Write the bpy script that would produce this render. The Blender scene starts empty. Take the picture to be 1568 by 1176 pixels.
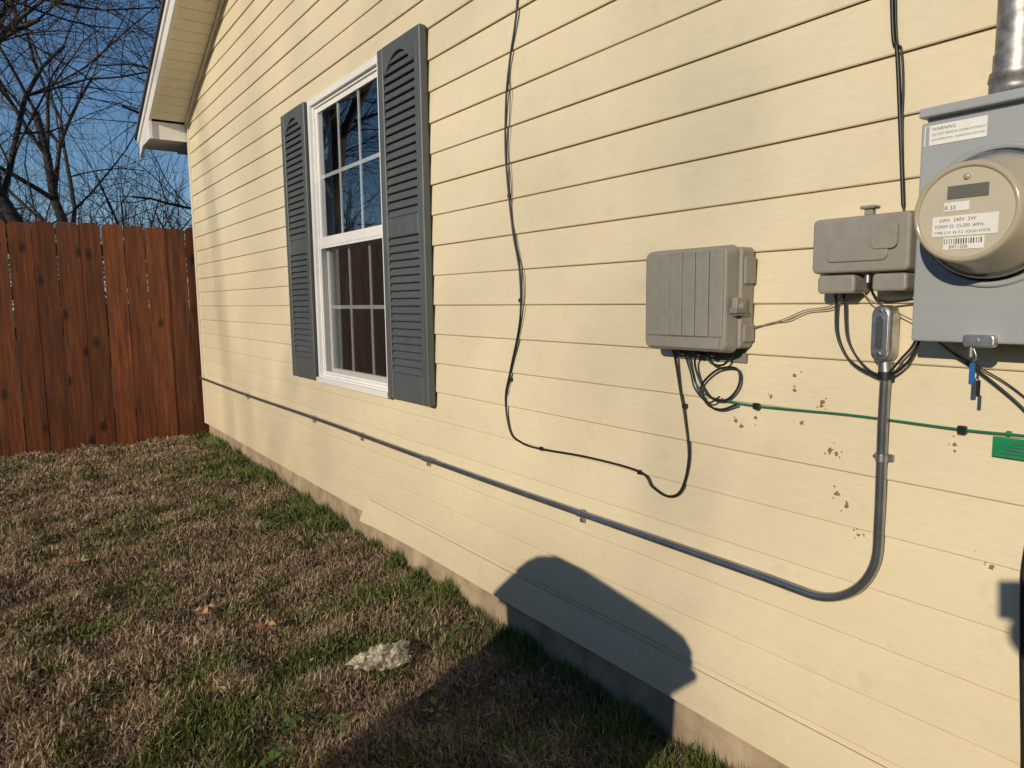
import bpy, bmesh, math, random
import numpy as np
from mathutils import Vector, Matrix, noise
random.seed(7); rng=np.random.default_rng(7)
sc=bpy.context.scene
col=sc.collection
RAD=math.radians
# ---------------------------------------------------------------- materials
def new_mat(name):
    m=bpy.data.materials.new(name); m.use_nodes=True
    nt=m.node_tree; b=nt.nodes['Principled BSDF']
    return m,nt,b
def pos_map(nt,scale=(1,1,1)):
    g=nt.nodes.new('ShaderNodeNewGeometry'); mp=nt.nodes.new('ShaderNodeMapping')
    mp.inputs['Scale'].default_value=scale
    nt.links.new(g.outputs['Position'],mp.inputs['Vector']); return mp.outputs['Vector']
def noise_node(nt,vec,scale,detail=4,rough=.5):
    n=nt.nodes.new('ShaderNodeTexNoise'); n.inputs['Scale'].default_value=scale
    n.inputs['Detail'].default_value=detail; n.inputs['Roughness'].default_value=rough
    nt.links.new(vec,n.inputs['Vector']); return n.outputs['Fac']
def ramp(nt,fac,stops):
    r=nt.nodes.new('ShaderNodeValToRGB'); e=r.color_ramp.elements
    while len(e)<len(stops): e.new(.5)
    for i,(p,c) in enumerate(stops):
        e[i].position=p; e[i].color=(c[0],c[1],c[2],1)
    nt.links.new(fac,r.inputs['Fac']); return r.outputs['Color']
def mix_rgba(nt,fac,a,b,mode='MIX'):
    m=nt.nodes.new('ShaderNodeMixRGB'); m.blend_type=mode
    for k,v in (('Fac',fac),('Color1',a),('Color2',b)):
        s=m.inputs[k]
        if isinstance(v,bpy.types.NodeSocket): nt.links.new(v,s)
        elif isinstance(v,(int,float)): s.default_value=v
        else: s.default_value=(v[0],v[1],v[2],1)
    return m.outputs['Color']
def math_node(nt,op,a,b=None):
    m=nt.nodes.new('ShaderNodeMath'); m.operation=op
    for i,v in enumerate((a,b)):
        if v is None: continue
        if isinstance(v,bpy.types.NodeSocket): nt.links.new(v,m.inputs[i])
        else: m.inputs[i].default_value=v
    return m.outputs[0]
def bump(nt,b,h,strength=.2,dist=.002):
    n=nt.nodes.new('ShaderNodeBump'); n.inputs['Strength'].default_value=strength
    n.inputs['Distance'].default_value=dist
    nt.links.new(h,n.inputs['Height']); nt.links.new(n.outputs['Normal'],b.inputs['Normal'])
def simple(name,c,rough=.5,metal=0.,var=.12,nscale=30,bmp=.1,bdist=.001,stretch=(1,1,1),spec=.5):
    m,nt,b=new_mat(name)
    v=pos_map(nt,stretch); n=noise_node(nt,v,nscale,5,.6)
    c0=[x*(1-var) for x in c]; c1=[min(1,x*(1+var)) for x in c]
    nt.links.new(ramp(nt,n,[(.3,c0),(.7,c1)]),b.inputs['Base Color'])
    b.inputs['Roughness'].default_value=rough; b.inputs['Metallic'].default_value=metal
    b.inputs['Specular IOR Level'].default_value=spec
    if bmp: bump(nt,b,n,bmp,bdist)
    return m
def siding_mat():
    m,nt,b=new_mat('cream_vinyl')
    v=pos_map(nt,(1,.12,1)); grain=noise_node(nt,v,220,4,.6)
    v2=pos_map(nt,(1,.5,1)); big=noise_node(nt,v2,1.6,4,.6)
    c=ramp(nt,big,[(.3,(.70,.615,.425)),(.7,(.77,.68,.475))])
    c=mix_rgba(nt,.07,c,ramp(nt,grain,[(.4,(.35,.3,.2)),(.6,(1,1,1))]),'MULTIPLY')
    v3=pos_map(nt); sp=noise_node(nt,v3,9,8,.75)
    c=mix_rgba(nt,ramp(nt,sp,[(.57,(0,0,0)),(.80,(.38,.38,.38))]),c,(.42,.34,.2))
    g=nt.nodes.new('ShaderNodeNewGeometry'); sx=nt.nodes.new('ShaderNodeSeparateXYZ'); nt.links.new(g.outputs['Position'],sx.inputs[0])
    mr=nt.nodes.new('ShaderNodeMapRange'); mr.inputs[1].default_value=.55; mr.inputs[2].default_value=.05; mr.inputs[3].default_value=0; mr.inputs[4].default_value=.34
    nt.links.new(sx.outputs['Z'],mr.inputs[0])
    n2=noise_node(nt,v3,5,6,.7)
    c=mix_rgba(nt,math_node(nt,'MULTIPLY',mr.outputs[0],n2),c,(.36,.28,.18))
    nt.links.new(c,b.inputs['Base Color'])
    rr=nt.nodes.new('ShaderNodeMapRange'); rr.inputs[3].default_value=.32; rr.inputs[4].default_value=.50; nt.links.new(big,rr.inputs[0]); nt.links.new(rr.outputs[0],b.inputs['Roughness'])
    b.inputs['Specular IOR Level'].default_value=.5
    bump(nt,b,grain,.25,.0012); return m
M={}
M['siding']=siding_mat()
M['white']=simple('white_vinyl',(.78,.77,.74),.4,var=.05,bmp=.03)
M['trim']=simple('cream_trim',(.74,.66,.47),.45,var=.05,bmp=.05)
M['soffit']=simple('soffit_vinyl',(.76,.70,.55),.5,var=.06,bmp=.05)
M['shutter']=simple('shutter_grey',(.088,.100,.102),.5,var=.15,nscale=60,bmp=.25,stretch=(1,1,.15))
M['shingle']=simple('shingle',(.05,.045,.04),.9,var=.5,nscale=60,bmp=.5,bdist=.01)
M['conc']=simple('foundation_concrete',(.36,.28,.185),.9,var=.35,nscale=9,bmp=.6,bdist=.01)
M['boxgrey']=simple('grey_plastic',(.27,.255,.22),.5,var=.08,nscale=45,bmp=.08)
M['boxgrey2']=simple('grey_plastic_groove',(.21,.20,.17),.6,var=.08)
M['metergrey']=simple('painted_steel',(.33,.35,.35),.38,var=.07,nscale=7,bmp=.03,spec=.5)
M['galv']=simple('galvanised_steel',(.42,.43,.44),.38,metal=.9,var=.25,nscale=40,bmp=.08)
M['pipe']=simple('galvanised_pipe',(.32,.31,.30),.48,metal=.75,var=.5,nscale=50,bmp=.3)
M['emt']=simple('conduit_metal',(.31,.33,.36),.26,metal=.85,var=.2,nscale=20,bmp=.02)
M['black']=simple('black_rubber',(.012,.012,.013),.45,var=.2,bmp=0)
M['darkgap']=simple('painted_gap_shade',(.02,.02,.02),.7,var=.2,bmp=0)  # near-black colour standing in for shade in the gap round the meter
M['green']=simple('green_wire',(.01,.16,.09),.4,var=.1,bmp=0)
M['tag']=simple('green_plastic_tag',(.01,.22,.085),.4,var=.15,bmp=0)
M['beigew']=simple('beige_wire',(.26,.20,.13),.5,var=.1,bmp=0)
M['label']=simple('paper_label',(.74,.73,.68),.5,var=.06,bmp=0)
M['ink']=simple('ink',(.06,.06,.06),.6,var=.1,bmp=0)
M['meterbody']=simple('meter_cover',(.42,.37,.26),.14,var=.05,nscale=10,bmp=0)
M['meterface']=simple('meter_face',(.50,.45,.33),.3,var=.03,bmp=0)
M['lcd']=simple('lcd',(.13,.13,.10),.2,var=.05,bmp=0)
M['blue']=simple('blue_tag',(.02,.12,.35),.4,var=.1,bmp=0)
M['mud']=simple('dauber_mud',(.29,.16,.075),.95,var=.5,nscale=200,bmp=.6,bdist=.003)
M['room']=simple('room_wall',(.13,.09,.07),.8,var=.2,nscale=3)
M['wood']=simple('dark_wood',(.06,.028,.016),.5,var=.3,nscale=10)
M['bark']=simple('bark',(.042,.034,.029),.9,var=.45,nscale=14,bmp=.5,bdist=.02)
M['leaf']=simple('dry_leaf',(.42,.25,.13),.8,var=.3,nscale=60,bmp=.3)
M['weed']=simple('weed_leaf',(.08,.15,.025),.6,var=.4,nscale=40,bmp=.2)
M['bin']=simple('shadow_caster_plastic',(.03,.05,.035),.5,var=.15)
M['cloth']=simple('jacket_cloth',(.05,.06,.09),.9,var=.25,nscale=60)
M['skin']=simple('skin',(.42,.24,.16),.55,var=.1)
def bag_mat():
    m,nt,b=new_mat('clear_plastic'); b.inputs['Base Color'].default_value=(.78,.70,.56,1)
    b.inputs['Roughness'].default_value=.12
    v=pos_map(nt); n=noise_node(nt,v,45,4,.6); bump(nt,b,n,.6,.01)
    a=nt.nodes.new('ShaderNodeMapRange'); a.inputs[1].default_value=.4; a.inputs[2].default_value=.62; a.inputs[3].default_value=.15; a.inputs[4].default_value=.8
    nt.links.new(n,a.inputs[0]); nt.links.new(a.outputs[0],b.inputs['Alpha']); return m
M['bag']=bag_mat()
def glass_mat():
    m,nt,b=new_mat('window_glass')
    out=nt.nodes['Material Output']; nt.nodes.remove(b)
    tr=nt.nodes.new('ShaderNodeBsdfTransparent'); tr.inputs['Color'].default_value=(.86,.90,.90,1)
    gl=nt.nodes.new('ShaderNodeBsdfGlossy'); gl.inputs['Roughness'].default_value=.0
    gl.inputs['Color'].default_value=(.93,.97,1,1)
    g=nt.nodes.new('ShaderNodeNewGeometry'); dt=nt.nodes.new('ShaderNodeVectorMath'); dt.operation='DOT_PRODUCT'
    nt.links.new(g.outputs['Normal'],dt.inputs[0]); nt.links.new(g.outputs['Incoming'],dt.inputs[1])
    c=math_node(nt,'ABSOLUTE',dt.outputs['Value']); c=math_node(nt,'SUBTRACT',1.0,c); c=math_node(nt,'POWER',c,4.0)
    f=math_node(nt,'ADD',math_node(nt,'MULTIPLY',c,.8),.24)
    mx=nt.nodes.new('ShaderNodeMixShader')
    v=pos_map(nt); n=noise_node(nt,v,2.5,2,.5)
    bp=nt.nodes.new('ShaderNodeBump'); bp.inputs['Strength'].default_value=.12; bp.inputs['Distance'].default_value=.006
    nt.links.new(n,bp.inputs['Height']); nt.links.new(bp.outputs['Normal'],gl.inputs['Normal'])
    nt.links.new(f,mx.inputs[0]); nt.links.new(tr.outputs[0],mx.inputs[1]); nt.links.new(gl.outputs[0],mx.inputs[2])
    nt.links.new(mx.outputs[0],out.inputs['Surface']); return m
M['glass']=glass_mat()
def screen_mat():
    m,nt,b=new_mat('insect_screen'); b.inputs['Base Color'].default_value=(.04,.04,.04,1)
    b.inputs['Roughness'].default_value=.8; b.inputs['Specular IOR Level'].default_value=.1; b.inputs['Alpha'].default_value=.25; return m
M['screen']=screen_mat()
def fence_mat():
    m,nt,b=new_mat('stained_cedar')
    g=nt.nodes.new('ShaderNodeNewGeometry')
    v=pos_map(nt,(1,1,.07))
    ad=nt.nodes.new('ShaderNodeVectorMath'); ad.operation='ADD'
    cb=nt.nodes.new('ShaderNodeCombineXYZ'); mu=nt.nodes.new('ShaderNodeMath'); mu.operation='MULTIPLY'; mu.inputs[1].default_value=37
    nt.links.new(g.outputs['Random Per Island'],mu.inputs[0]); nt.links.new(mu.outputs[0],cb.inputs['Z'])
    nt.links.new(v,ad.inputs[0]); nt.links.new(cb.outputs[0],ad.inputs[1])
    n=noise_node(nt,ad.outputs[0],38,6,.65)
    c=ramp(nt,n,[(.25,(.055,.015,.004)),(.5,(.165,.048,.012)),(.75,(.32,.105,.030))])
    r=ramp(nt,g.outputs['Random Per Island'],[(0,(.6,.55,.52)),(1,(1.2,1.15,1.1))])
    c=mix_rgba(nt,1.,c,r,'MULTIPLY')
    vk=pos_map(nt,(6,6,3.2)); ad2=nt.nodes.new('ShaderNodeVectorMath'); ad2.operation='ADD'
    nt.links.new(vk,ad2.inputs[0]); nt.links.new(cb.outputs[0],ad2.inputs[1])
    vo=nt.nodes.new('ShaderNodeTexVoronoi'); vo.inputs['Scale'].default_value=1.; nt.links.new(ad2.outputs[0],vo.inputs['Vector'])
    k=ramp(nt,vo.outputs['Distance'],[(.07,(.13,.1,.08)),(.20,(1,1,1))])
    c=mix_rgba(nt,1.,c,k,'MULTIPLY')
    nt.links.new(c,b.inputs['Base Color']); b.inputs['Roughness'].default_value=.6
    bump(nt,b,n,.4,.004); return m
M['fence']=fence_mat()
def grass_mat():
    m,nt,b=new_mat('grass_blades')
    a=nt.nodes.new('ShaderNodeAttribute'); a.attribute_name='Col'
    nt.links.new(a.outputs['Color'],b.inputs['Base Color']); b.inputs['Roughness'].default_value=.7
    b.inputs['Specular IOR Level'].default_value=.25
    return m
M['grass']=grass_mat()
def ground_mat():
    m,nt,b=new_mat('soil_and_thatch')
    v=pos_map(nt); n=noise_node(nt,v,60,6,.7); big=noise_node(nt,v,.9,4,.6)
    c=ramp(nt,n,[(.3,(.05,.035,.02)),(.7,(.20,.14,.085))])
    c=mix_rgba(nt,ramp(nt,big,[(.5,(0,0,0)),(.7,(.3,.3,.3))]),c,(.05,.06,.02))
    nt.links.new(c,b.inputs['Base Color']); b.inputs['Roughness'].default_value=.95
    bump(nt,b,n,.8,.02); return m
M['ground']=ground_mat()
# ---------------------------------------------------------------- mesh builder
class MB:
    def __init__(s,mats): s.v=[];s.f=[];s.m=[];s.s=[];s.mats=mats
    def add(s,vs,fs,mat,smooth=False):
        k=len(s.v); s.v.extend([tuple(p) for p in vs]); mi=s.mats.index(mat)
        for f in fs: s.f.append(tuple(i+k for i in f)); s.m.append(mi); s.s.append(smooth)
    def box(s,x0,x1,y0,y1,z0,z1,mat):
        x0,x1=min(x0,x1),max(x0,x1);y0,y1=min(y0,y1),max(y0,y1);z0,z1=min(z0,z1),max(z0,z1)
        v=[(x,y,z) for x in (x0,x1) for y in (y0,y1) for z in (z0,z1)]
        s.add(v,[(0,1,3,2),(4,6,7,5),(0,4,5,1),(2,3,7,6),(0,2,6,4),(1,5,7,3)],mat)
    def rbox(s,x0,x1,y0,y1,z0,z1,r,mat,seg=3,corner=0.,taper=0.):
        bm=bmesh.new(); bmesh.ops.create_cube(bm,size=1)
        for v in bm.verts:
            v.co=Vector(((x0+x1)/2+v.co.x*abs(x1-x0),(y0+y1)/2+v.co.y*abs(y1-y0),(z0+z1)/2+v.co.z*abs(z1-z0)))
        if corner>0:
            es=[e for e in bm.edges if abs(e.verts[0].co.x-e.verts[1].co.x)>1e-6]
            bmesh.ops.bevel(bm,geom=es,offset=corner,segments=6,affect='EDGES',profile=.5)
        if taper:
            xm=min(x0,x1); cy=(y0+y1)/2; cz=(z0+z1)/2
            for v in bm.verts:
                if v.co.x<xm+1e-6:
                    v.co.y-=math.copysign(taper,v.co.y-cy); v.co.z-=math.copysign(taper,v.co.z-cz)
        if r>0:
            bm.normal_update()
            es=[e for e in bm.edges if len(e.link_faces)==2 and e.calc_face_angle()>.6]
            bmesh.ops.bevel(bm,geom=es,offset=r,segments=seg,affect='EDGES',profile=.5)
        bm.verts.ensure_lookup_table(); bm.verts.index_update()
        s.add([v.co[:] for v in bm.verts],[[v.index for v in f.verts] for f in bm.faces],mat,False); bm.free()
    def tube(s,pts,r,mat,n=8,caps=True,smooth=True):
        pts=[Vector(p) for p in pts]; N=len(pts)
        rs=r if isinstance(r,(list,tuple)) else [r]*N
        t0=(pts[1]-pts[0]).normalized(); up=Vector((0,0,1)) if abs(t0.z)<.9 else Vector((1,0,0))
        a=t0.cross(up).normalized(); vs=[]
        for i,p in enumerate(pts):
            t=(pts[min(i+1,N-1)]-pts[max(i-1,0)])
            if t.length<1e-9: t=t0
            t.normalize(); a=(a-t*a.dot(t)); a.normalize(); b=t.cross(a)
            for j in range(n):
                an=2*math.pi*j/n; vs.append(p+(a*math.cos(an)+b*math.sin(an))*rs[i])
        fs=[]
        for i in range(N-1):
            for j in range(n):
                k=(j+1)%n; fs.append((i*n+j,i*n+k,(i+1)*n+k,(i+1)*n+j))
        s.add(vs,fs,mat,smooth)
        if caps: s.add(vs[:n],[tuple(range(n))[::-1]],mat); s.add(vs[-n:],[tuple(range(n))],mat)
    def lathe(s,prof,cy,cz,mat,n=48,smooth=True):
        vs=[];fs=[]
        for off,r in prof:
            for j in range(n):
                an=2*math.pi*j/n; vs.append((-off,cy+r*math.cos(an),cz+r*math.sin(an)))
        for i in range(len(prof)-1):
            for j in range(n):
                k=(j+1)%n; fs.append((i*n+j,i*n+k,(i+1)*n+k,(i+1)*n+j))
        s.add(vs,fs,mat,smooth)
    def build(s,name,parent=None,fixn=True):
        me=bpy.data.meshes.new(name); me.from_pydata(s.v,[],s.f)
        for m in s.mats: me.materials.append(M[m])
        me.polygons.foreach_set('material_index',s.m); me.polygons.foreach_set('use_smooth',s.s)
        if fixn:
            bm=bmesh.new(); bm.from_mesh(me); bmesh.ops.recalc_face_normals(bm,faces=bm.faces); bm.to_mesh(me); bm.free()
        me.update(); o=bpy.data.objects.new(name,me); col.objects.link(o)
        if parent: o.parent=parent
        return o
def empty(name):
    o=bpy.data.objects.new(name,None); col.objects.link(o); o.empty_display_size=.1; return o
def smoothpts(pts,k=8):
    P=[Vector(p) for p in pts]; P=[P[0]*2-P[1]]+P+[P[-1]*2-P[-2]]; out=[]
    for i in range(1,len(P)-2):
        a,b,c,d=P[i-1:i+3]
        for j in range(k):
            t=j/k
            out.append(.5*((2*b)+(c-a)*t+(2*a-5*b+4*c-d)*t*t+(3*b-a-3*c+d)*t**3))
    out.append(P[-2]); return out
def W(pts,off=.012): # (Y mm, Z mm) positions surveyed on the wall -> 3D
    return [(-(p[2] if len(p)>2 else off),p[0]/1000,p[1]/1000) for p in pts]
def text(body,size,y,z,off,mat,parent,name):
    cu=bpy.data.curves.new(name,'FONT'); cu.body=body; cu.size=size; cu.align_x='LEFT'
    o=bpy.data.objects.new(name,cu); cu.materials.append(M[mat]); col.objects.link(o)
    mw=Matrix(((0,0,-1,-off),(-1,0,0,y),(0,1,0,z),(0,0,0,1))); o.matrix_world=mw
    dg=bpy.context.evaluated_depsgraph_get(); me=bpy.data.meshes.new_from_object(o.evaluated_get(dg))
    bpy.data.objects.remove(o); o2=bpy.data.objects.new(name,me); o2.matrix_world=mw; col.objects.link(o2); o2.parent=parent; return o2
# ---------------------------------------------------------------- house
house=empty('siding_house')
E=.115; Z0=.051; PK=.6; CY=6.60; CZ=2.60; SL=.40; ZB=.066
def yend(z): return CY if z<=CZ else CY-(z-CZ)/SL
def ystart(z): return 2*PK-yend(z)
WY0,WY1,WZ0,WZ1=2.86,3.73,.684,2.13
sd=MB(['siding'])
def course(i):
    zi=Z0+E*i; zt=zi+E
    cuts=sorted(set([zi,zt]+[z for z in (ZB,WZ0,WZ1,CZ) if zi<z<zt]))
    for za,zb in zip(cuts,cuts[1:]):
        if zb<=ZB+1e-6: continue
        if yend(zb)-ystart(zb)<.1: continue
        lip=(za==zi) or abs(za-ZB)<1e-6
        zm=(za+zb)/2
        if WZ0<=zm<=WZ1: iv=[(ystart(za),ystart(zb),WY0,WY0),(WY1,WY1,yend(za),yend(zb))]
        else: iv=[(ystart(za),ystart(zb),yend(za),yend(zb))]
        for a0,a1,b0,b1 in iv:
            n=max(1,int((b0-a0)/.20))
            zz=[('lip',0),('lip2',0)] if lip else []
            for (fr) in (0.0,.5,1.0): zz.append(('f',fr))
            vs=[]
            for k in range(n+1):
                t=k/n
                for kind,fr in zz:
                    y=(a0+(a1-a0)*fr)+((b0+(b1-b0)*fr)-(a0+(a1-a0)*fr))*t
                    w=noise.noise(Vector((y*1.1,zi*7.3,3)))*.0020; wz=noise.noise(Vector((y*.7,zi*5.1,9)))*.0014
                    if kind=='lip': vs.append((0.001,y,za+.002+wz))
                    elif kind=='lip2': vs.append((-.0070+w,y,za-.0001+wz))
                    else:
                        z=za+(zb-za)*fr; q=(z-zi)/E
                        if fr==0 and lip: vs.append((-.0090+w,y,za+.0024+wz))
                        else: vs.append((-(.0090-.0082*q)+w-.0010*math.sin(q*math.pi),y,z+wz*(1-q)))
            m=len(zz); fs=[]
            for k in range(n):
                for j in range(m-1): fs.append((k*m+j,(k+1)*m+j,(k+1)*m+j+1,k*m+j+1))
            sd.add(vs,fs,'siding')
for i in range(0,44): course(i)
# loose lower strip, bowing away from the wall toward its far end
n=48; vs=[]
for k in range(n+1):
    y=-5.3+(3.235+5.3)*k/n
    bow=.022*math.exp(-(3.235-y)/.30)+.004*math.sin(y*2.3)**2
    ze=.038
    for x,z,q in ((-.004,ze,1),(-.0150,ze,1),(-.0135,ze+.05,.6),(-.0085,Z0+E*.85,0)):
        yy=y-(.04*(z-ze)/.09 if k==n else 0); vs.append((x-bow*q,yy,z-bow*.25*q))
fs=[(k*4+j,(k+1)*4+j,(k+1)*4+j+1,k*4+j+1) for k in range(n) for j in range(3)]
sd.add(vs,fs,'siding')
wall=sd.build('siding_walls',house)
w=MB(['conc','trim','white','soffit','shingle','room','wood'])
w.box(0.012,.25,-5.4,6.585,-.5,.12,'conc')
w.box(-.016,.09,CY-.002,CY+.018,.07,2.44,'white'); w.box(-.016,0.0,CY-.035,CY-.003,.07,2.59,'trim')
def panel(y0,y1,z0,z1): w.box(.014,.10,y0,y1,z0,z1,'room')
panel(-5.39,WY0,.121,2.6);panel(WY1,6.58,.121,2.6);panel(WY0,WY1,.121,WZ0);panel(WY0,WY1,WZ1,2.6)
vs=[(.016,-5.39,2.6),(.016,6.58,2.6),(.016,PK,4.98)];w.add(vs,[(0,1,2)],'room')
w.box(.1,9,6.48,6.58,.08,2.6,'trim'); w.box(.1,9,-5.39,-5.3,.08,2.6,'trim')
w.box(2.6,2.62,2.0,4.6,.1,2.5,'room'); w.box(.11,2.6,2.0,2.02,.1,2.5,'room'); w.box(.11,2.6,4.58,4.6,.1,2.5,'room')
w.box(.11,2.6,2.02,4.58,.08,.1,'wood'); w.box(.11,2.6,2.02,4.58,2.5,2.52,'room')
w.box(.9,1.3,3.9,4.35,.1,1.6,'wood'); w.box(1.6,2.2,2.6,3.4,.1,1.15,'wood'); w.box(.5,.9,4.0,4.5,.1,1.9,'wood')
w.box(.25,.27,3.28,3.33,.70,.90,'white'); w.box(.35,.37,3.36,3.42,.70,.86,'white')
OV=.28
def rake(sgn):
    def Yr(t): return PK+sgn*t
    L=CY-PK
    npan=int(L/.10)
    for k in range(npan):
        t0=L*k/npan; t1=L*(k+1)/npan-.006
        def zz(t): return CZ+SL*(L-t)
        vs=[(x,Yr(t),zz(t)+dz) for x in (-OV,-.002) for t in (t0,t1) for dz in (0,.004)]
        w.add(vs,[(0,2,6,4),(1,5,7,3),(0,4,5,1),(2,3,7,6)],'soffit')
    vs=[(x,Yr(t),CZ+SL*(L-t)+dz) for x in (-OV,-.002) for t in (0,L) for dz in (.006,.012)]
    w.add(vs,[(0,2,6,4),(1,5,7,3)],'soffit')
    def slab(x0,x1,ta,tb,d0,d1,mat):
        vs=[(x,Yr(t),CZ+SL*(L-t)+d) for x in (x0,x1) for t in (ta,tb) for d in (d0,d1)]
        w.add(vs,[(0,1,3,2),(4,6,7,5),(0,4,5,1),(2,3,7,6),(0,2,6,4),(1,5,7,3)],mat)
    slab(-OV-.022,-OV+.0,0,L+.52,-.012,.15,'white')
    slab(-OV-.034,-OV-.023,0,L+.53,.10,.152,'white')
    slab(-OV-.05,9.5,0,L+.56,.155,.185,'shingle')
    slab(-.03,-.003,0,L,-.022,-.001,'soffit')
rake(1); rake(-1)
w.box(-OV+.001,-.002,6.62,7.10,2.452,2.59,'white'); w.box(-OV-.021,-OV-.0,6.60,7.12,2.448,2.60,'white')
w.box(.0,9,6.60,7.10,2.452,2.47,'soffit'); w.box(.0,9,7.10,7.12,2.44,2.60,'white')
w.build('roof_and_foundation',house)
# ---- window
wn=MB(['white','glass','screen','darkgap','wood'])
def frame(x0,x1,y0,y1,z0,z1,t,mat='white',tb=None):
    tb=tb or t
    wn.box(x0,x1,y0,y0+t,z0,z1,mat); wn.box(x0,x1,y1-t,y1,z0,z1,mat)
    wn.box(x0+.0005,x1,y0+t,y1-t,z0,z0+tb,mat); wn.box(x0+.0005,x1,y0+t,y1-t,z1-t,z1,mat)
frame(-.030,.08,WY0,WY1,WZ0,WZ1,.030)
frame(-.014,.078,WY0+.030,WY1-.030,WZ0+.030,WZ1-.030,.012)
wn.box(-.045,-.0305,WY0,WY1,WZ0-.004,WZ0+.022,'white')
iy0,iy1,iz0,iz1=WY0+.042,WY1-.042,WZ0+.042,WZ1-.042
ZM=1.415
frame(-.004,.024,iy0,iy1,ZM-.022,iz1,.026)
frame(.026,.050,iy0,iy1,iz0,ZM+.02,.028)
wn.box(-.010,-.0045,iy0,iy1,ZM-.022,ZM+.022,'white')
def grille(x,y0,y1,z0,z1):
    t=.009
    for k in (1,2):
        y=y0+(y1-y0)*k/3; wn.box(x,x+.006,y-t,y+t,z0,z1,'white')
    z=(z0+z1)/2; wn.box(x-.0005,x+.0065,y0,y1,z-t,z+t,'white')
grille(.006,iy0+.026,iy1-.026,ZM+.008,iz1-.026); grille(.036,iy0+.028,iy1-.028,iz0+.028,ZM-.014)
def pane(x,y0,y1,z0,z1,mat): wn.add([(x,y0,z0),(x,y0,z1),(x,y1,z1),(x,y1,z0)],[(0,1,2,3)],mat)
pane(.003,iy0+.02,iy1-.02,ZM,iz1-.02,'glass'); pane(.033,iy0+.02,iy1-.02,iz0+.02,ZM,'glass')
frame(-.010,-.004,iy0+.001,iy1-.001,iz0+.001,ZM-.023,.012); pane(-.007,iy0+.010,iy1-.010,iz0+.010,ZM-.03,'screen')
wn.build('window',house,fixn=False)
# ---- shutters
def shutter(y0,y1,name):
    s=MB(['shutter','darkgap','galv']); z0,z1=.684,2.132; xf=-.046; xb=-.016; st=.048
    s.rbox(xf,xb,y0,y0+st,z0,z1,.003,'shutter',1); s.rbox(xf,xb,y1-st,y1,z0,z1,.003,'shutter',1)
    a,b=y0+st,y1-st
    s.rbox(xf+.001,xb,a,b,z0+.001,z0+.115,.003,'shutter',1)
    s.rbox(xf+.001,xb,a,b,1.365,1.445,.003,'shutter',1)
    s.box(xb-.010,xb+.004,y0+.004,y1-.004,z0+.004,z1-.004,'shutter')
    N=20; zt=z1-.001; vs=[]
    for k in range(N+1):
        u=k/N; y=a+(b-a)*u
        zb=zt-.105+(.062*math.sin(math.pi*(u-.12)/.76)**.7 if .12<u<.88 else 0)
        for x in (xf+.001,xb):
            vs.append((x,y,zb)); vs.append((x,y,zt))
    fs=[]
    for k in range(N):
        q=k*4;r=q+4; fs+= [(q,q+1,r+1,r),(q+2,r+2,r+3,q+3),(q,r,r+2,q+2),(q+1,q+3,r+3,r+1)]
    s.add(vs,fs,'shutter')
    def louv(za,zb,n):
        p=(zb-za)/n; xi=-.029; xo=xf+.002
        for k in range(n):
            z=za+p*k
            vs=[]
            for y in (a-.001,b+.001):
                vs+=[(xo+.001,y,z+.002),(xo,y,z+.006),(xi,y,z+p*.98),(xi+.004,y,z+p*.9),(xo+.006,y,z)]
            s.add(vs,[(0,5,6,1),(1,6,7,2),(2,7,8,3),(3,8,9,4),(4,9,5,0)],'shutter')
    louv(z0+.115,1.365,18); louv(1.445,zt-.045,19)
    s.lathe([(.046,.006),(.0485,.005),(.0485,0.0005)],(y0+y1)/2,1.405,'shutter',12)
    for yy in (y0+.02,y1-.02):
        for zz in (z0+.05,z1-.05): s.lathe([(.046,.004),(.048,.0035),(.048,.0003)],yy,zz,'shutter',10)
    s.build(name,house)
shutter(2.484,2.852,'shutter'); shutter(3.745,4.11,'shutter.001')
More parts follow.
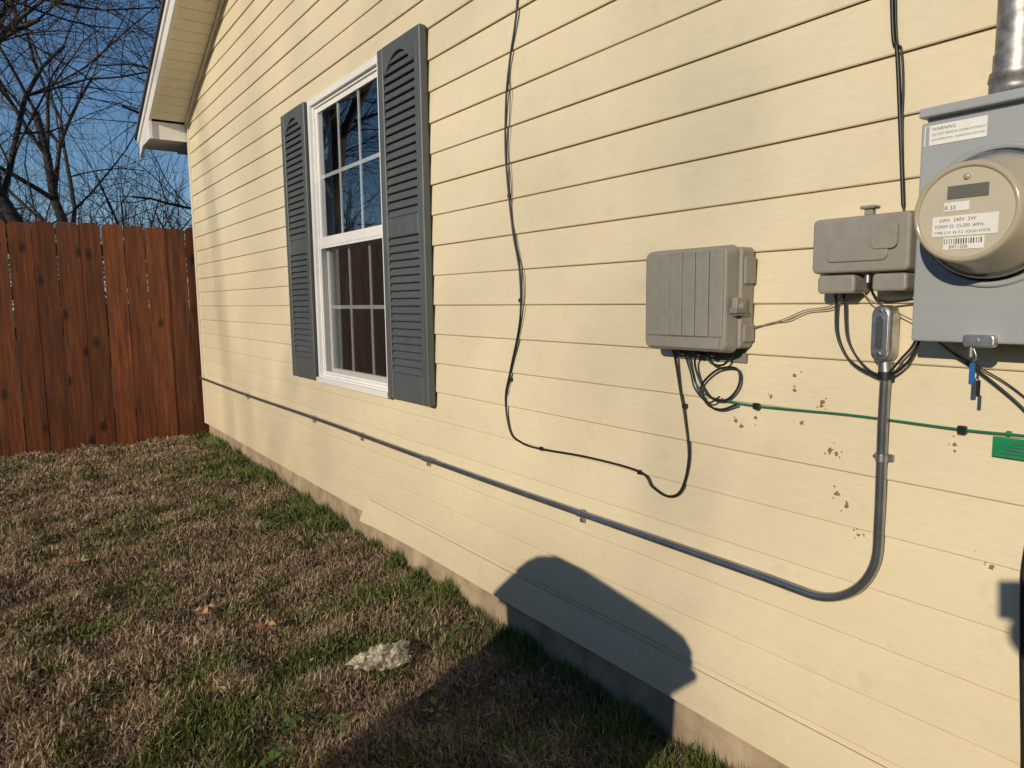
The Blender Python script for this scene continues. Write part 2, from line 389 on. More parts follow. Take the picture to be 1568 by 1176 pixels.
# ---------------------------------------------------------------- ground (rises slightly toward the fence)
def gz(y): return -.122+.060*min(1,max(0,(y-1.5)/5.1))
g=MB(['ground'])
ys=[-300,1.5,6.6,300]; vs=[(x,y,gz(y)) for y in ys for x in (-300,300)]
g.add(vs,[(0,1,3,2),(2,3,5,4),(4,5,7,6)],'ground')
g.build('ground',fixn=False)
def make_grass(Nb=330000):
    u=rng.random(Nb)
    Y=.65*(6.75/.65)**(u**.82)
    Xw=-rng.random(Nb)*(1.55+.12*Y)-0.0
    edge=rng.random(Nb)<.06
    Xw[edge]=-rng.random(edge.sum())**1.6*.14
    gn=np.empty(Nb);hn=np.empty(Nb);fn_=np.empty(Nb)
    for i in range(Nb):
        p=Vector((Xw[i]*1.5,Y[i]*1.5,0)); gn[i]=noise.noise(p)*.6+noise.noise(p*3.7)*.55; hn[i]=noise.noise(p*4.+Vector((9,2,1))); fn_[i]=noise.noise(p*11+Vector((3,7,4)))
    near=np.exp(Xw/.24)
    left=.14*np.exp(-((Xw+.85)**2/.25+(Y-1.8)**2/.35))+.10*np.exp(-((Xw+.2)**2/.15+(Y-3.2)**2/1.5))
    green=(gn+left+.22*rng.standard_normal(Nb)+.55*near*(.75+1.2*hn))>.33
    L=(.018+.026*rng.random(Nb))*(1+.6*hn)*(1+1.0*np.exp(Xw/.10)*rng.random(Nb))
    L=np.where(green,L*1.15,L)
    wdt=(.0010+.0012*rng.random(Nb))*(.7+.28*Y)
    az=rng.random(Nb)*2*np.pi+fn_*2; lean=np.where(rng.random(Nb)<.6,.6+1.0*rng.random(Nb),.1+.7*rng.random(Nb))
    lean=np.where((near>.6)&green,lean*.55,lean)
    dx,dy=np.cos(az),np.sin(az); sx,sy=-np.sin(az+ .6*rng.standard_normal(Nb)),np.cos(az)
    z0=-.125+.060*np.clip((Y-1.5)/5.1,0,1)+.016*hn
    base=np.stack([Xw,Y,z0+.010*rng.random(Nb)],1)
    m=base+np.stack([dx*np.sin(lean*.6),dy*np.sin(lean*.6),np.cos(lean*.6)],1)*(L*.55)[:,None]
    tip=m+np.stack([dx*np.sin(lean*1.35),dy*np.sin(lean*1.35),np.cos(lean*1.35)],1)*(L*.5)[:,None]
    sd_=np.stack([sx,sy,.6*rng.standard_normal(Nb)],1)*wdt[:,None]
    V=np.stack([base-sd_,base+sd_,m+sd_*.8,m-sd_*.8,tip],1)
    V[:,:,0]=np.minimum(V[:,:,0],.008)
    V=V.reshape(-1,3).astype(np.float32)
    straw=np.array([.45,.325,.215]);brown=np.array([.22,.14,.088]);grey=np.array([.38,.31,.235]);gr=np.array([.085,.13,.025]);gr2=np.array([.17,.185,.06])
    t=np.clip(rng.random((Nb,1))*.9+.35*fn_[:,None],0,1); c=straw*t+brown*(1-t); k=rng.random(Nb)<.2; c[k]=grey
    cg=gr*(1-t)+gr2*t; c[green]=cg[green]; c*=(.65+.6*rng.random((Nb,1)))*(1+.4*hn[:,None])
    me=bpy.data.meshes.new('grass'); me.vertices.add(Nb*5); me.vertices.foreach_set('co',V.ravel())
    idx=np.arange(Nb)[:,None]*5
    loops=np.concatenate([idx+np.array([[0,1,2,3]]),idx+np.array([[3,2,4]])],1).ravel()
    me.loops.add(Nb*7); me.loops.foreach_set('vertex_index',loops.astype(np.int32))
    me.polygons.add(Nb*2)
    st=(np.arange(Nb)[:,None]*7+np.array([[0,4]])).ravel()
    me.polygons.foreach_set('loop_start',st.astype(np.int32))
    me.update(calc_edges=True)
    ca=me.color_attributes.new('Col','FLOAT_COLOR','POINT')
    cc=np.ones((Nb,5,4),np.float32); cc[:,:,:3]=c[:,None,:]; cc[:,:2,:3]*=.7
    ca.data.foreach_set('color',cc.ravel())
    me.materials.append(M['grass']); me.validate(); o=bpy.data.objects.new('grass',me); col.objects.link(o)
make_grass()
# broad-leaved weeds in the lawn
random.seed(21); b=MB(['weed'])
for cx,cy,nn in ((-.90,1.80,16),(-.83,1.92,12),(-.70,1.86,9),(-1.02,1.72,10),(-.22,2.55,8),(-.12,2.15,10),(-.45,1.72,7)):
    for k in range(nn):
        a=random.uniform(0,6.28); r0=random.uniform(.0,.05); x=cx+r0*math.cos(a); y=cy+r0*math.sin(a); z=gz(y)+random.uniform(.024,.048)
        L=random.uniform(.014,.026); a2=random.uniform(0,6.28); d=Vector((math.cos(a2),math.sin(a2),random.uniform(-.1,.5))); s_=Vector((-math.sin(a2),math.cos(a2),random.uniform(-.3,.3)))
        p=Vector((x,y,z)); pr=[(0,0),(.25,.32),(.6,.40),(.9,.2),(1,0),(.9,-.2),(.6,-.40),(.25,-.32)]
        b.add([p+d*L*u+s_*L*v for u,v in pr],[tuple(range(8))],'weed')
b.build('weed_plant',fixn=False)
# ---------------------------------------------------------------- fence
fn=MB(['fence']); FY=6.69
x=-7.0
while x<.02:
    wd=.151+random.uniform(-.002,.002); x1=x+wd; top=1.748+random.uniform(-.012,.010); yo=FY+random.uniform(-.004,.004); tl=random.uniform(-.004,.004)
    c=.022; z0=-.055
    pr=[(x,z0),(x1,z0),(x1+tl,top-c),(x1-c+tl,top),(x+c+tl,top),(x+tl,top-c)]
    tw=random.uniform(-.004,.004)
    vs=[(a,yo+(tw if a>x+.08 else -tw),b) for a,b in pr]+[(a,yo+.016+(tw if a>x+.08 else -tw),b) for a,b in pr]
    fs=[tuple(range(6)),tuple(range(11,5,-1))]+[(i,(i+1)%6,(i+1)%6+6,i+6) for i in range(6)]
    fn.add(vs,fs,'fence'); x=x1+random.choice([.003,.006,.010])
for z in (.15,.85,1.5): fn.box(-7,.05,FY+.024,FY+.06,z,z+.09,'fence')
for x in (-6,-3.6,-1.2): fn.box(x,x+.09,FY+.062,FY+.15,-.2,1.7,'fence')
fn.build('cedar_fence')
fs_=MB(['fence']); y=-14
while y<6.6:
    top=1.75+random.uniform(-.01,.01); fs_.box(-7.02,-7.004,y,y+.15,-.13,top,'fence'); y+=.158
fs_.build('cedar_fence.001')
# ---------------------------------------------------------------- trees
def grow(mb,p,d,L,r,lev,maxlev,spread=.75,up=.12):
    n=max(3,int(4-lev*.2)+2) if lev<3 else 4
    pts=[p.copy()];rs=[r]; q=p.copy(); dd=d.copy(); kids=[]
    rt=r*(.55 if lev<maxlev else .35)
    for i in range(n):
        dd=(dd+Vector((random.gauss(0,.16),random.gauss(0,.16),random.gauss(0,.12)+up*.5*(.4 if lev else 1)))).normalized()
        q=q+dd*(L/n); pts.append(q.copy()); rs.append(r+(rt-r)*(i+1)/n)
        kids.append((q.copy(),dd.copy(),rs[-1]))
    mb.tube(pts,rs,'bark',n=8 if lev==0 else (5 if lev<3 else 3),caps=False,smooth=lev<3)
    if lev>=maxlev: return
    nk={0:7,1:6,2:6,3:5,4:4}[lev]
    for k in range(nk):
        t=(.35 if lev==0 else .15)+(.65 if lev==0 else .85)*(k+random.random()*.8)/nk
        j=min(n-1,int(t*n)); b,bd,br=kids[j]
        if k==nk-1: b,bd,br=kids[-1]; ang=.25
        else: ang=random.uniform(.45,spread+.35)
        ax=bd.orthogonal().normalized(); ax=Matrix.Rotation(random.uniform(0,2*math.pi),3,bd)@ax
        nd=(Matrix.Rotation(ang,3,ax)@bd); nd.z+=up*.6; nd.normalize()
        grow(mb,b,nd,L*random.uniform(.5,.75),max(.0022,br*random.uniform(.45,.62)),lev+1,maxlev,spread,up)
def tree(x,y,h,r,seed,lev=4,lean=(0,0),name='bare_tree'):
    random.seed(seed); mb=MB(['bark']); grow(mb,Vector((x,y,-.3)),Vector((lean[0],lean[1],1)).normalized(),h*.55,r,0,lev)
    mb.build(name,fixn=False)
tree(-3.0,11.5,11,.20,11,5,(.18,0))
tree(.2,15.5,10,.15,5,5,(-.05,0))
tree(2.8,19,12,.2,23,4,(-.1,-.1))
tree(-.6,17,12,.17,37,4,(0,0))
tree(1.2,23,12,.16,61,4,(0,0))
tree(-15,26,12,.22,43,4)
tree(-36,-7.2,19,.10,51,4)   # far away toward the sun: faint mottling on the far part of the wall
random.seed(99); mb=MB(['bark'])
for k in range(26):
    a=k/25; x=-34+52*a+random.uniform(-1,1); y=30+random.uniform(-3,8)
    grow(mb,Vector((x,y,-.3)),Vector((random.uniform(-.1,.1),0,1)).normalized(),random.uniform(3.0,5),.12,0,3,.9,.1)
for k in range(120):
    x=-6+14*k/120+random.uniform(-.5,.5); y=20+random.uniform(-2,6)
    grow(mb,Vector((x,y,-.3)),Vector((random.uniform(-.3,.3),random.uniform(-.3,.3),1)).normalized(),random.uniform(2.4,4.4),.03,1,3,.9,.1)
mb.build('distant_trees',fixn=False)
# ---------------------------------------------------------------- wall equipment
nb=empty('telephone_interface_box'); b=MB(['boxgrey','boxgrey2','galv','black'])
b.rbox(-.055,-.010,1.012,1.262,.985,1.212,.004,'boxgrey',2,corner=.012)
b.rbox(-.092,-.052,1.020,1.276,.974,1.218,.006,'boxgrey',3,corner=.018,taper=.006)
yc=(1.030+1.266)/2
for k in range(6):
    y0=1.032+k*.0385; ym=y0+.019; u=(ym-yc)/.118
    xx=-.0925-.0040*(1-u*u)
    b.rbox(xx-.002,-.0905,y0,y0+.0370,1.012,1.206,.0018,'boxgrey',2)
b.rbox(-.096,-.0905,1.040,1.256,.984,1.0095,.0018,'boxgrey',2)
b.rbox(-.080,-.045,1.004,1.0195,1.06,1.10,.003,'boxgrey',2)
b.tube([(-.07,1.001,1.08),(-.07,1.012,1.08)],.009,'galv',12)
b.rbox(-.088,-.05,1.0,1.02,1.065,1.078,.002,'boxgrey2',1)
b.rbox(-.050,-.012,1.006,1.0125,1.00,1.04,.002,'boxgrey',1); b.rbox(-.050,-.012,1.006,1.0125,1.13,1.19,.002,'boxgrey',1)
b.box(-.0095,-.0,1.03,1.25,.95,.984,'boxgrey2')
for yy in (1.10,1.14,1.19): b.tube([(-.04,yy,.99),(-.04,yy,.962)],.009,'black',10)
b.build('body',nb)
cb=empty('cable_terminal_box'); b=MB(['boxgrey','boxgrey2','galv'])
b.rbox(-.045,-.008,.645,.828,1.14,1.250,.004,'boxgrey',2,corner=.01)
b.rbox(-.076,-.042,.640,.834,1.142,1.252,.005,'boxgrey',3,corner=.010,taper=.003)
b.rbox(-.0800,-.0755,.680,.800,1.165,1.240,.0018,'boxgrey',2,corner=.012)
b.rbox(-.0825,-.079,.662,.712,1.185,1.236,.0012,'boxgrey',1,corner=.012)
b.rbox(-.070,-.010,.745,.822,1.105,1.141,.005,'boxgrey',2,corner=.008)
b.rbox(-.070,-.010,.648,.712,1.108,1.141,.005,'boxgrey',2,corner=.008)
b.rbox(-.060,-.045,.722,.738,1.250,1.262,.002,'boxgrey',1); b.rbox(-.066,-.040,.716,.744,1.262,1.268,.002,'boxgrey',1)
b.tube([(-.05,.73,1.145),(-.05,.73,1.125)],.006,'galv',10)
b.build('body',cb)
mt=empty('electric_meter'); b=MB(['metergrey','galv','darkgap','meterbody','meterface','lcd','label','ink','blue','black'])
Y0,Y1=.372,.612; CM=(.495,1.222)
b.rbox(-.108,-.006,Y0+.003,Y1-.003,1.026,1.402,.003,'metergrey',2)
b.rbox(-.120,-.104,Y0,Y1,1.022,1.384,.003,'metergrey',2)
b.rbox(-.126,-.002,Y0-.003,Y1+.003,1.392,1.408,.003,'metergrey',2)
b.rbox(-.016,-.002,Y0-.0,Y1+.0,1.02,1.40,.002,'metergrey',1)
b.lathe([(.119,.112),(.124,.111),(.126,.106),(.122,.102)],*CM,'metergrey')
b.lathe([(.121,.103),(.121,.092)],*CM,'darkgap')
b.lathe([(.119,.097),(.140,.097),(.144,.094),(.144,.088)],*CM,'galv')
b.lathe([(.142,.092),(.150,.0895),(.175,.082),(.200,.0775),(.214,.075),(.221,.0735),(.2235,.071),(.2235,.067),(.2205,.0655)],*CM,'meterbody',64)
b.lathe([(.2205,.066),(.2195,.0655),(.2195,.0005)],*CM,'meterface',64,False)
b.box(-.2210,-.2197,CM[0]-.030,CM[0]+.026,CM[1]+.021,CM[1]+.040,'lcd')
b.box(-.2206,-.2197,CM[0]-.045,CM[0]+.045,CM[1]-.034,CM[1]-.004,'label')
b.box(-.2206,-.2197,CM[0]-.028,CM[0]+.028,CM[1]-.054,CM[1]-.036,'label')
b.box(-.2206,-.2197,CM[0]-.005,CM[0]+.030,CM[1]+.003,CM[1]+.016,'label')
for k in range(16):
    yy=CM[0]+.026-k*.0034; b.box(-.2212,-.2207,yy,yy+random.choice([.0008,.0016]),CM[1]-.046,CM[1]-.038,'ink')
b.lathe([(.2196,.005),(.2225,.0045),(.2225,.0003)],CM[0],CM[1]+.052,'meterbody',16)
b.add([(-.1212,.606,1.346),(-.1212,.512,1.346),(-.1212,.512,1.378),(-.1212,.606,1.378)],[(0,1,2,3)],'label')
b.add([(-.1214,.604,1.347),(-.1214,.598,1.347),(-.1214,.598,1.377),(-.1214,.604,1.377)],[(0,1,2,3)],'metergrey')
b.rbox(-.135,-.118,.478,.524,1.016,1.036,.002,'galv',2,corner=.006); b.tube([(-.136,.505,1.026),(-.128,.505,1.026)],.006,'galv',12)
b.tube([(-.13,.512,1.022),(-.13,.512,1.0)],.0035,'galv',8)
b.tube(smoothpts([(-.125,.512,1.018),(-.125,.506,1.0),(-.122,.514,.985),(-.12,.511,.975)]),.0015,'galv',6)
b.rbox(-.126,-.121,.507,.515,.955,.990,.001,'blue',1); b.rbox(-.119,-.116,.500,.506,.935,.962,.001,'black',1)
b.tube([(-.12,.506,.99),(-.118,.503,.96)],.001,'black',6)
b.build('meter_socket',mt)
for i,(t,s,y,z) in enumerate([("kWh  240V  3W",.0075,.530,-.0125),("FORM 2S  CL200  60Hz",.0068,.536,-.0215),("TYPE C1S  Kh 7.2  SOLID STATE",.0056,.537,-.0305),("8471206",.0075,.515,-.0525),("R 33",.0085,.524,.0052)]):
    text(t,s,y,CM[1]+z,.2209,'ink',mt,'label_text')
text("WARNING",.0075,.594,1.369,.1215,'ink',mt,'label_text'); text("DO NOT REMOVE COVER WITHOUT",.0048,.594,1.361,.1215,'ink',mt,'label_text'); text("AUTHORIZATION - HAZARDOUS VOLTAGE",.0040,.594,1.353,.1215,'ink',mt,'label_text')
b=MB(['pipe']) 
pc=(-.052,.503)
b.tube([(pc[0],pc[1],1.405),(pc[0],pc[1],1.414),(pc[0],pc[1],1.4145),(pc[0],pc[1],1.438),(pc[0],pc[1],1.4385),(pc[0],pc[1],1.452)],[.046,.045,.036,.036,.038,.036],'pipe',32)
b.tube([(pc[0],pc[1],1.44),(pc[0],pc[1],4.6)],.0305,'pipe',32); b.tube([(pc[0],pc[1],1.452),(pc[0],pc[1],1.480)],.0325,'pipe',32)
b.build('service_riser_pipe')
b=MB(['emt','galv','black']); ox=-.024
path=[(ox,.701,.96),(ox,.702,.85),(ox,.700,.70)]
R=.145; cy,cz=.700+R,.462+R
for k in range(0,17):
    a=math.pi+ (math.pi/2)*k/16; path.append((ox,cy+R*math.cos(a),cz+R*math.sin(a)))
path+=[(ox,y,.461+.003*math.sin(y*2.1)) for y in np.arange(.95,6.66,.3)]+[(ox,6.68,.46)]
b.tube(path,.0098,'emt',14)
def strap(y,z,vert):
    if vert:
        b.tube([(ox,y,z-.007),(ox,y,z+.007)],.0115,'galv',14); b.rbox(-.018,-.0105,y-.018,y+.018,z-.007,z+.007,.001,'galv',1); b.tube([(-.013,y+.015,z),(-.022,y+.015,z)],.004,'galv',8)
    else:
        b.tube([(ox,y-.008,z),(ox,y+.008,z)],.0118,'galv',14); b.rbox(-.018,-.0105,y-.008,y+.008,z-.03,z+.01,.001,'galv',1); b.tube([(-.013,y,z-.022),(-.022,y,z-.022)],.005,'galv',8)
strap(.701,.787,True)
for y in (1.596,2.556,3.219,3.875,5.2): strap(y,.461+.003*math.sin(y*2.1),False)
b.tube([(ox,2.50,.4585),(ox,2.58,.459)],.0125,'galv',14)
b.rbox(-.047,-.010,.684,.722,.975,1.082,.006,'galv',3,corner=.017); b.rbox(-.0505,-.0465,.687,.719,.985,1.078,.0012,'galv',2,corner=.0155)
b.rbox(-.0525,-.050,.696,.710,1.0,1.062,.001,'emt',1,corner=.006)
b.tube([(ox,.703,.976),(ox,.701,.955)],.013,'galv',14); b.tube([(ox,.701,.955),(ox,.701,.940)],.0155,'black',6)
for z in (.991,1.072): b.tube([(-.050,.703,z),(-.0530,.703,z)],.0035,'emt',8)
b.build('electrical_conduit')
def clipb(mb,y,z,off=.012,s=.006,mat='black'):
    mb.rbox(-off-s*.9,-off+.005,y-s,y+s,z-s,z+s,.0015,mat,1)
b=MB(['black'])
c1=W([(1901,2300),(1901,2029),(1944,1865),(1968,1750),(1976,1588),(1960,1440),(1937,1312),(1904,1184),(1906,1036),(1962,871),(1995,767),(1970,657),(1903,627),(1803,623),(1575,635),(1361,632),(1312,600),(1254,586),(1210,616),(1189,702),(1203,800),(1219,865),(1230,955,.025),(1230,985,.04)],.0140)
c1=[(-.0140,1.93,5.0/1.2),(-.0140,1.915,3.2)]+c1
b.tube(smoothpts(c1),.0036,'black',8)
for y,z in ((1.960,1.44),(1.968,.835),(1.80,.624),(1.362,.630),(1.207,.83),(1.905,1.10)): clipb(b,y,z)
b.build('coaxial_cable')
b=MB(['black'])
c=W([(1905,2300),(1901,2029),(1913,1955),(1948,1846),(1946,1745),(1961,1585),(1945,1459),(1955,1400),(1923,1290),(1883,1162),(1896,1036),(1954,882),(1985,780)],.0140)
b.tube(smoothpts([(-.0140,1.90,4.1)]+c),.0016,'black',6); b.build('messenger_wire')
b=MB(['black'])
c=W([(765,2300),(727,1642),(713,1546),(700,1404),(688,1266)],.0145); b.tube(smoothpts([(-.0145,.8,4.2)]+c),.0040,'black',8)
c=W([(752,2300),(721,1642),(705,1546),(699,1480),(697,1404),(686,1250)],.0145); b.tube(smoothpts([(-.0145,.79,4.2)]+c),.0022,'black',8)
b.build('service_cable')
b=MB(['beigew'])
c=W([(1034,1029),(966,1042),(926,1054),(880,1072),(822,1082),(775,1120,.03)],.0140); b.tube(smoothpts(c),.0013,'beigew',6)
c=W([(1030,1024),(962,1044),(920,1050),(875,1069),(818,1077),(765,1117,.03),(731,1091,.035),(690,1072,.03),(655,1055,.03)],.0140); b.tube(smoothpts(c),.0012,'beigew',6)
b.build('telephone_wire')
b=MB(['green','black','tag'])
c=W([(1185,980,.04),(1185,925),(1168,886),(1123,861),(994,854),(777,861),(570,860),(471,863),(380,862),(300,850)],.0135); b.tube(smoothpts(c),.0022,'green',8)
for y,z in ((.995,.854),(.565,.860)): clipb(b,y,z,.014,.007)
clipb(b,.492,.864,.015,.004,'tag')
b.build('ground_wire')
b=MB(['tag','ink']); b.rbox(-.0205,-.017,.440,.514,.822,.857,.001,'tag',1)
for k in range(4): b.box(-.0209,-.0206,.450,.50-k*.006,.828+k*.006,.830+k*.006,'ink')
b.build('wire_tag')
b=MB(['black'])
b.tube(smoothpts(W([(1100,975,.04),(1160,955,.03),(1155,905),(1118,862),(1070,862),(1038,899),(1045,936),(1100,930),(1148,885),(1128,845),(1088,836),(1042,853)],.022)),.0028,'black',8)
b.tube(smoothpts(W([(1190,975,.04),(1175,920,.03),(1160,880,.03),(1120,850,.03),(1085,868,.03)],.03)),.0022,'black',8)
b.tube(smoothpts(W([(1130,975,.04),(1110,945,.03),(1075,945,.03),(1050,975,.03)],.03)),.0028,'black',8)
b.build('cable_loop')
b=MB(['black'])
b.tube(smoothpts(W([(800,1120,.045),(806,1090),(802,1026),(775,975),(731,950),(697,945),(660,976),(640,1020),(625,1050,.04)],.026)),.0028,'black',8)
b.tube(smoothpts(W([(785,1120,.045),(786,1092),(776,1014),(738,962),(700,950),(668,985),(648,1013),(630,1060,.04)],.030)),.0024,'black',8)
b.tube(smoothpts(W([(730,1120,.045),(722,1095),(700,1088),(660,1092),(630,1095,.04)],.03)),.0022,'black',8)
b.build('cable_loop.001')
b=MB(['black'])
b.tube(smoothpts(W([(600,1035,.09),(569,984),(521,951),(467,904),(440,860),(430,800)],.019)),.0024,'black',8)
b.tube(smoothpts(W([(614,1030,.05),(590,1000),(545,975),(500,950),(455,915),(420,880)],.017)),.0013,'black',8)
b.build('meter_bonding_wire')
b=MB(['black']); b.tube(smoothpts(W([(430,860),(444,780),(450,683),(453,625),(449,533),(441,419),(432,287),(424,100),(420,-120)],.022)),.0052,'black',10); b.build('power_cord')
b=MB(['mud']); random.seed(3)
def splat(y,z,r):
    n=9; xo=-.0092+.0080*(((z-Z0)%E)/E)
    ring=[(xo-.0012,y+r*random.uniform(.55,1.35)*math.cos(6.283*k/n),z+r*random.uniform(.55,1.35)*math.sin(6.283*k/n)) for k in range(n)]
    b.add(ring+[(xo-.0014-r*.35,y+random.uniform(-.3,.3)*r,z)],[(k,(k+1)%n,n) for k in range(n)],'mud')
for y,z in [(907,931),(905,899),(962,879),(839,881),(1056,811),(1003,825),(887,829),(817,780),(803,775),(580,829),(777,670),(799,690),(751,614),(509,619),(840,872),(1040,800)]:
    y/=1000;z/=1000
    splat(y,z,random.uniform(.0038,.0068))
    for q in range(random.randint(2,5)):
        splat(y+random.gauss(0,.009),z+random.gauss(0,.009),random.uniform(.0010,.0028))
b.build('mud_dauber_nest')
# ---------------------------------------------------------------- litter
def leafobj(x,y,s,seed,name='fallen_leaf'):
    random.seed(seed); b=MB(['leaf']); n=14; zz=gz(y)+.044; vs=[(x,y,zz)]
    for k in range(n):
        a=6.283*k/n; r=s*(1 if k%2 else .55)*random.uniform(.8,1.2); vs.append((x+r*math.cos(a),y+r*math.sin(a)*.7,zz-.003+random.uniform(-.002,.028)))
    b.add(vs,[(0,1+k,1+(k+1)%n) for k in range(n)],'leaf'); b.build(name)
leafobj(-.70,2.55,.045,1); leafobj(-.86,2.82,.05,2,'fallen_leaf.001'); leafobj(-1.2,3.7,.04,3,'fallen_leaf.002')
b=MB(['bag']); nx=20; vs=[]
for i in range(nx):
    for j in range(nx):
        u,v=2*i/(nx-1)-1,2*j/(nx-1)-1
        a=u*math.sqrt(1-v*v/2); c_=v*math.sqrt(1-u*u/2); rr=math.hypot(a,c_); th=math.atan2(c_,a)
        k=1+.45*noise.noise(Vector((math.cos(th)*1.6,math.sin(th)*1.6,3)))+.22*noise.noise(Vector((math.cos(th)*5,math.sin(th)*5,8)))
        h=.020*max(0,1-rr*rr)+.050*abs(noise.noise(Vector((a*1.9,c_*1.9,2))))*(1.2-rr*.6)+.020*abs(noise.noise(Vector((a*5,c_*5,5))))
        vs.append((-.46+a*.105*k,2.09+c_*.068*k,-.078+h))
b.add(vs,[(i*nx+j,(i+1)*nx+j,(i+1)*nx+j+1,i*nx+j+1) for i in range(nx-1) for j in range(nx-1)],'bag'); b.build('plastic_bag')
# ---------------------------------------------------------------- unseen bin, a guess added and shaped to cast the low wall shadow
bn=empty('shadow_caster_bin'); b=MB(['bin','black'])
def prism(pr,x0,x1,mat):
    n=len(pr); vs=[(x0,a,c) for a,c in pr]+[(x1,a,c) for a,c in pr]
    b.add(vs,[tuple(range(n)),tuple(range(2*n-1,n-1,-1))]+[(i,(i+1)%n,(i+1)%n+n,i+n) for i in range(n)],mat)
prism([(.62,-.06),(1.18,-.06),(1.25,.76),(.57,.76)],-2.18,-1.82,'bin')
prism([(.52,.765),(1.29,.765),(1.29,.80),(1.24,.84),(1.18,.875),(1.08,.905),(.95,.900),(.62,.855),(.55,.84),(.52,.81)],-2.20,-1.80,'bin')
b.tube([(-2.12,.488,.775),(-1.88,.488,.775)],.016,'black',10); b.box(-2.11,-2.08,.488,.56,.765,.80,'bin'); b.box(-1.92,-1.89,.488,.56,.765,.80,'bin')
b.tube([(-2.23,.65,-.0),(-2.18,.65,0)],.11,'black',24); b.tube([(-1.82,.65,0),(-1.77,.65,0)],.11,'black',24)
b.build('shadow_caster_body',bn)
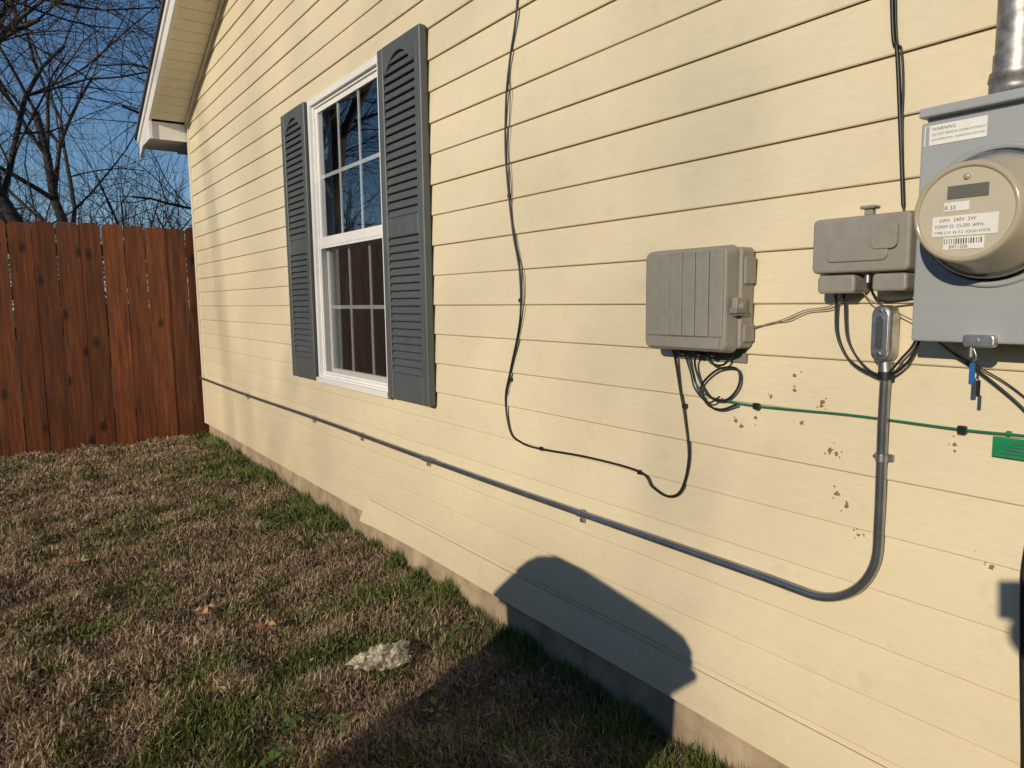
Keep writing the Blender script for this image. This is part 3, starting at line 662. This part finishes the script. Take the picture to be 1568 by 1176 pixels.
# ---------------------------------------------------------------- photographer (behind the camera)
def person():
    dy=-.035
    J={'pel':(-1.78,-.42,.83),'sp':(-1.76,-.40,1.05),'ch':(-1.75,-.39,1.28),'nk':(-1.74,-.38,1.42),'hd':(-1.71,-.35,1.55),'ht':(-1.71,-.35,1.62),
    'ls':(-1.86,-.29,1.35),'le':(-1.80,-.18,1.13),'lh':(-1.56,-.12,1.06),'rs':(-1.62,-.49,1.35),'re':(-1.54,-.35,1.12),'rh':(-1.46,-.20,1.06),
    'lhp':(-1.85,-.34,.78),'lk':(-1.86,-.34,.38),'la':(-1.88,-.37,-.03),'lt':(-1.78,-.24,-.07),
    'rhp':(-1.70,-.48,.78),'rk':(-1.69,-.46,.38),'ra':(-1.71,-.50,-.03),'rt':(-1.61,-.37,-.07)}
    R={'pel':.15,'sp':.135,'ch':.15,'nk':.06,'hd':.095,'ht':.085,'ls':.07,'le':.045,'lh':.030,'rs':.07,'re':.045,'rh':.030,'lhp':.10,'lk':.065,'la':.045,'lt':.04,'rhp':.10,'rk':.065,'ra':.045,'rt':.04}
    Ed=[('pel','sp'),('sp','ch'),('ch','nk'),('nk','hd'),('hd','ht'),('ch','ls'),('ls','le'),('le','lh'),('ch','rs'),('rs','re'),('re','rh'),('pel','lhp'),('lhp','lk'),('lk','la'),('la','lt'),('pel','rhp'),('rhp','rk'),('rk','ra'),('ra','rt')]
    ks=list(J); me=bpy.data.meshes.new('body'); me.from_pydata([(J[k][0],J[k][1]+dy,J[k][2]) for k in ks],[(ks.index(a),ks.index(b)) for a,b in Ed],[])
    o=bpy.data.objects.new('body',me); col.objects.link(o); me.materials.append(M['cloth'])
    o.modifiers.new('s','SKIN'); sv=me.skin_vertices[0].data
    for i,k in enumerate(ks): sv[i].radius=(R[k],R[k]); sv[i].use_root=(k=='pel')
    o.modifiers.new('ss','SUBSURF').levels=2; o.modifiers['ss'].render_levels=2
    root=empty('photographer'); o.parent=root
    fm=MB(['skin','black'])
    for (hx,hy,hz,s) in ((-1.53,-.145,1.06,1),(-1.455,-.215,1.055,-1)):
        h=Vector((hx,hy,hz))
        for k in range(4):
            st=h+Vector((0,0,-.02+.018*k)); fm.tube([st,st+Vector((.02*s,.03*s,.02)),st+Vector((.04*s,.035*s,.035)),st+Vector((.055*s,.03*s,.045))],[.010,.009,.008,.006],'skin',8)
        fm.tube([h,h+Vector((.01,.02,.04)),h+Vector((.015,.03,.065))],[.012,.011,.008],'skin',8)
    c=Vector((-1.455,-.095,1.085)); k0=len(fm.v); fm.rbox(-.004,.004,-.07,.07,-.034,.034,.003,'black',2)
    for i in range(k0,len(fm.v)):
        v=Vector(fm.v[i]); f=Vector((.574,.81,-.116)).normalized(); r_=Vector((.815,-.579,-.0127)).normalized(); u_=r_.cross(f)
        fm.v[i]=tuple(c+f*v.x+r_*v.y+u_*v.z)
    fm.build('hands_and_phone',root)
person()
# ---------------------------------------------------------------- light, sky, camera
EL,AZ=RAD(18),RAD(20)
trav=Vector((math.cos(EL)*math.cos(AZ),math.cos(EL)*math.sin(AZ),-math.sin(EL)))
ld=bpy.data.lights.new('sun','SUN'); ld.energy=3.8; ld.angle=RAD(.5); ld.color=(1,.86,.67)
lo=bpy.data.objects.new('sun',ld); col.objects.link(lo); lo.rotation_euler=trav.to_track_quat('-Z','Y').to_euler(); lo.location=(-10,-4,8)
wd=bpy.data.worlds.new('World'); sc.world=wd; wd.use_nodes=True; nt=wd.node_tree
sk=nt.nodes.new('ShaderNodeTexSky'); sk.sky_type='NISHITA'; sk.sun_disc=False; sk.sun_elevation=EL
sd_=-trav; sk.sun_rotation=math.atan2(sd_.x,sd_.y); sk.air_density=.9; sk.dust_density=0.1; sk.ozone_density=3.2
hs=nt.nodes.new('ShaderNodeHueSaturation'); hs.inputs['Saturation'].default_value=1.08; hs.inputs['Value'].default_value=1.0
bg=nt.nodes['Background']; bg.inputs['Strength'].default_value=.098
nt.links.new(sk.outputs[0],hs.inputs['Color']); nt.links.new(hs.outputs[0],bg.inputs['Color'])
cd=bpy.data.cameras.new('camera'); cd.sensor_width=36; cd.lens=1097/1568*36; cd.clip_start=.02; cd.clip_end=1500
co=bpy.data.objects.new('camera',cd); col.objects.link(co)
r=Vector((.81506,-.57923,-.01268)).normalized(); fwd=Vector((.57418,.81049,-.1159)).normalized(); up=r.cross(fwd).normalized(); r=fwd.cross(up)
co.matrix_world=Matrix(((r.x,up.x,-fwd.x,-1.4),(r.y,up.y,-fwd.y,0),(r.z,up.z,-fwd.z,1.1),(0,0,0,1)))
sc.camera=co
sc.view_settings.view_transform='Standard'; sc.view_settings.look='None'; sc.view_settings.exposure=0
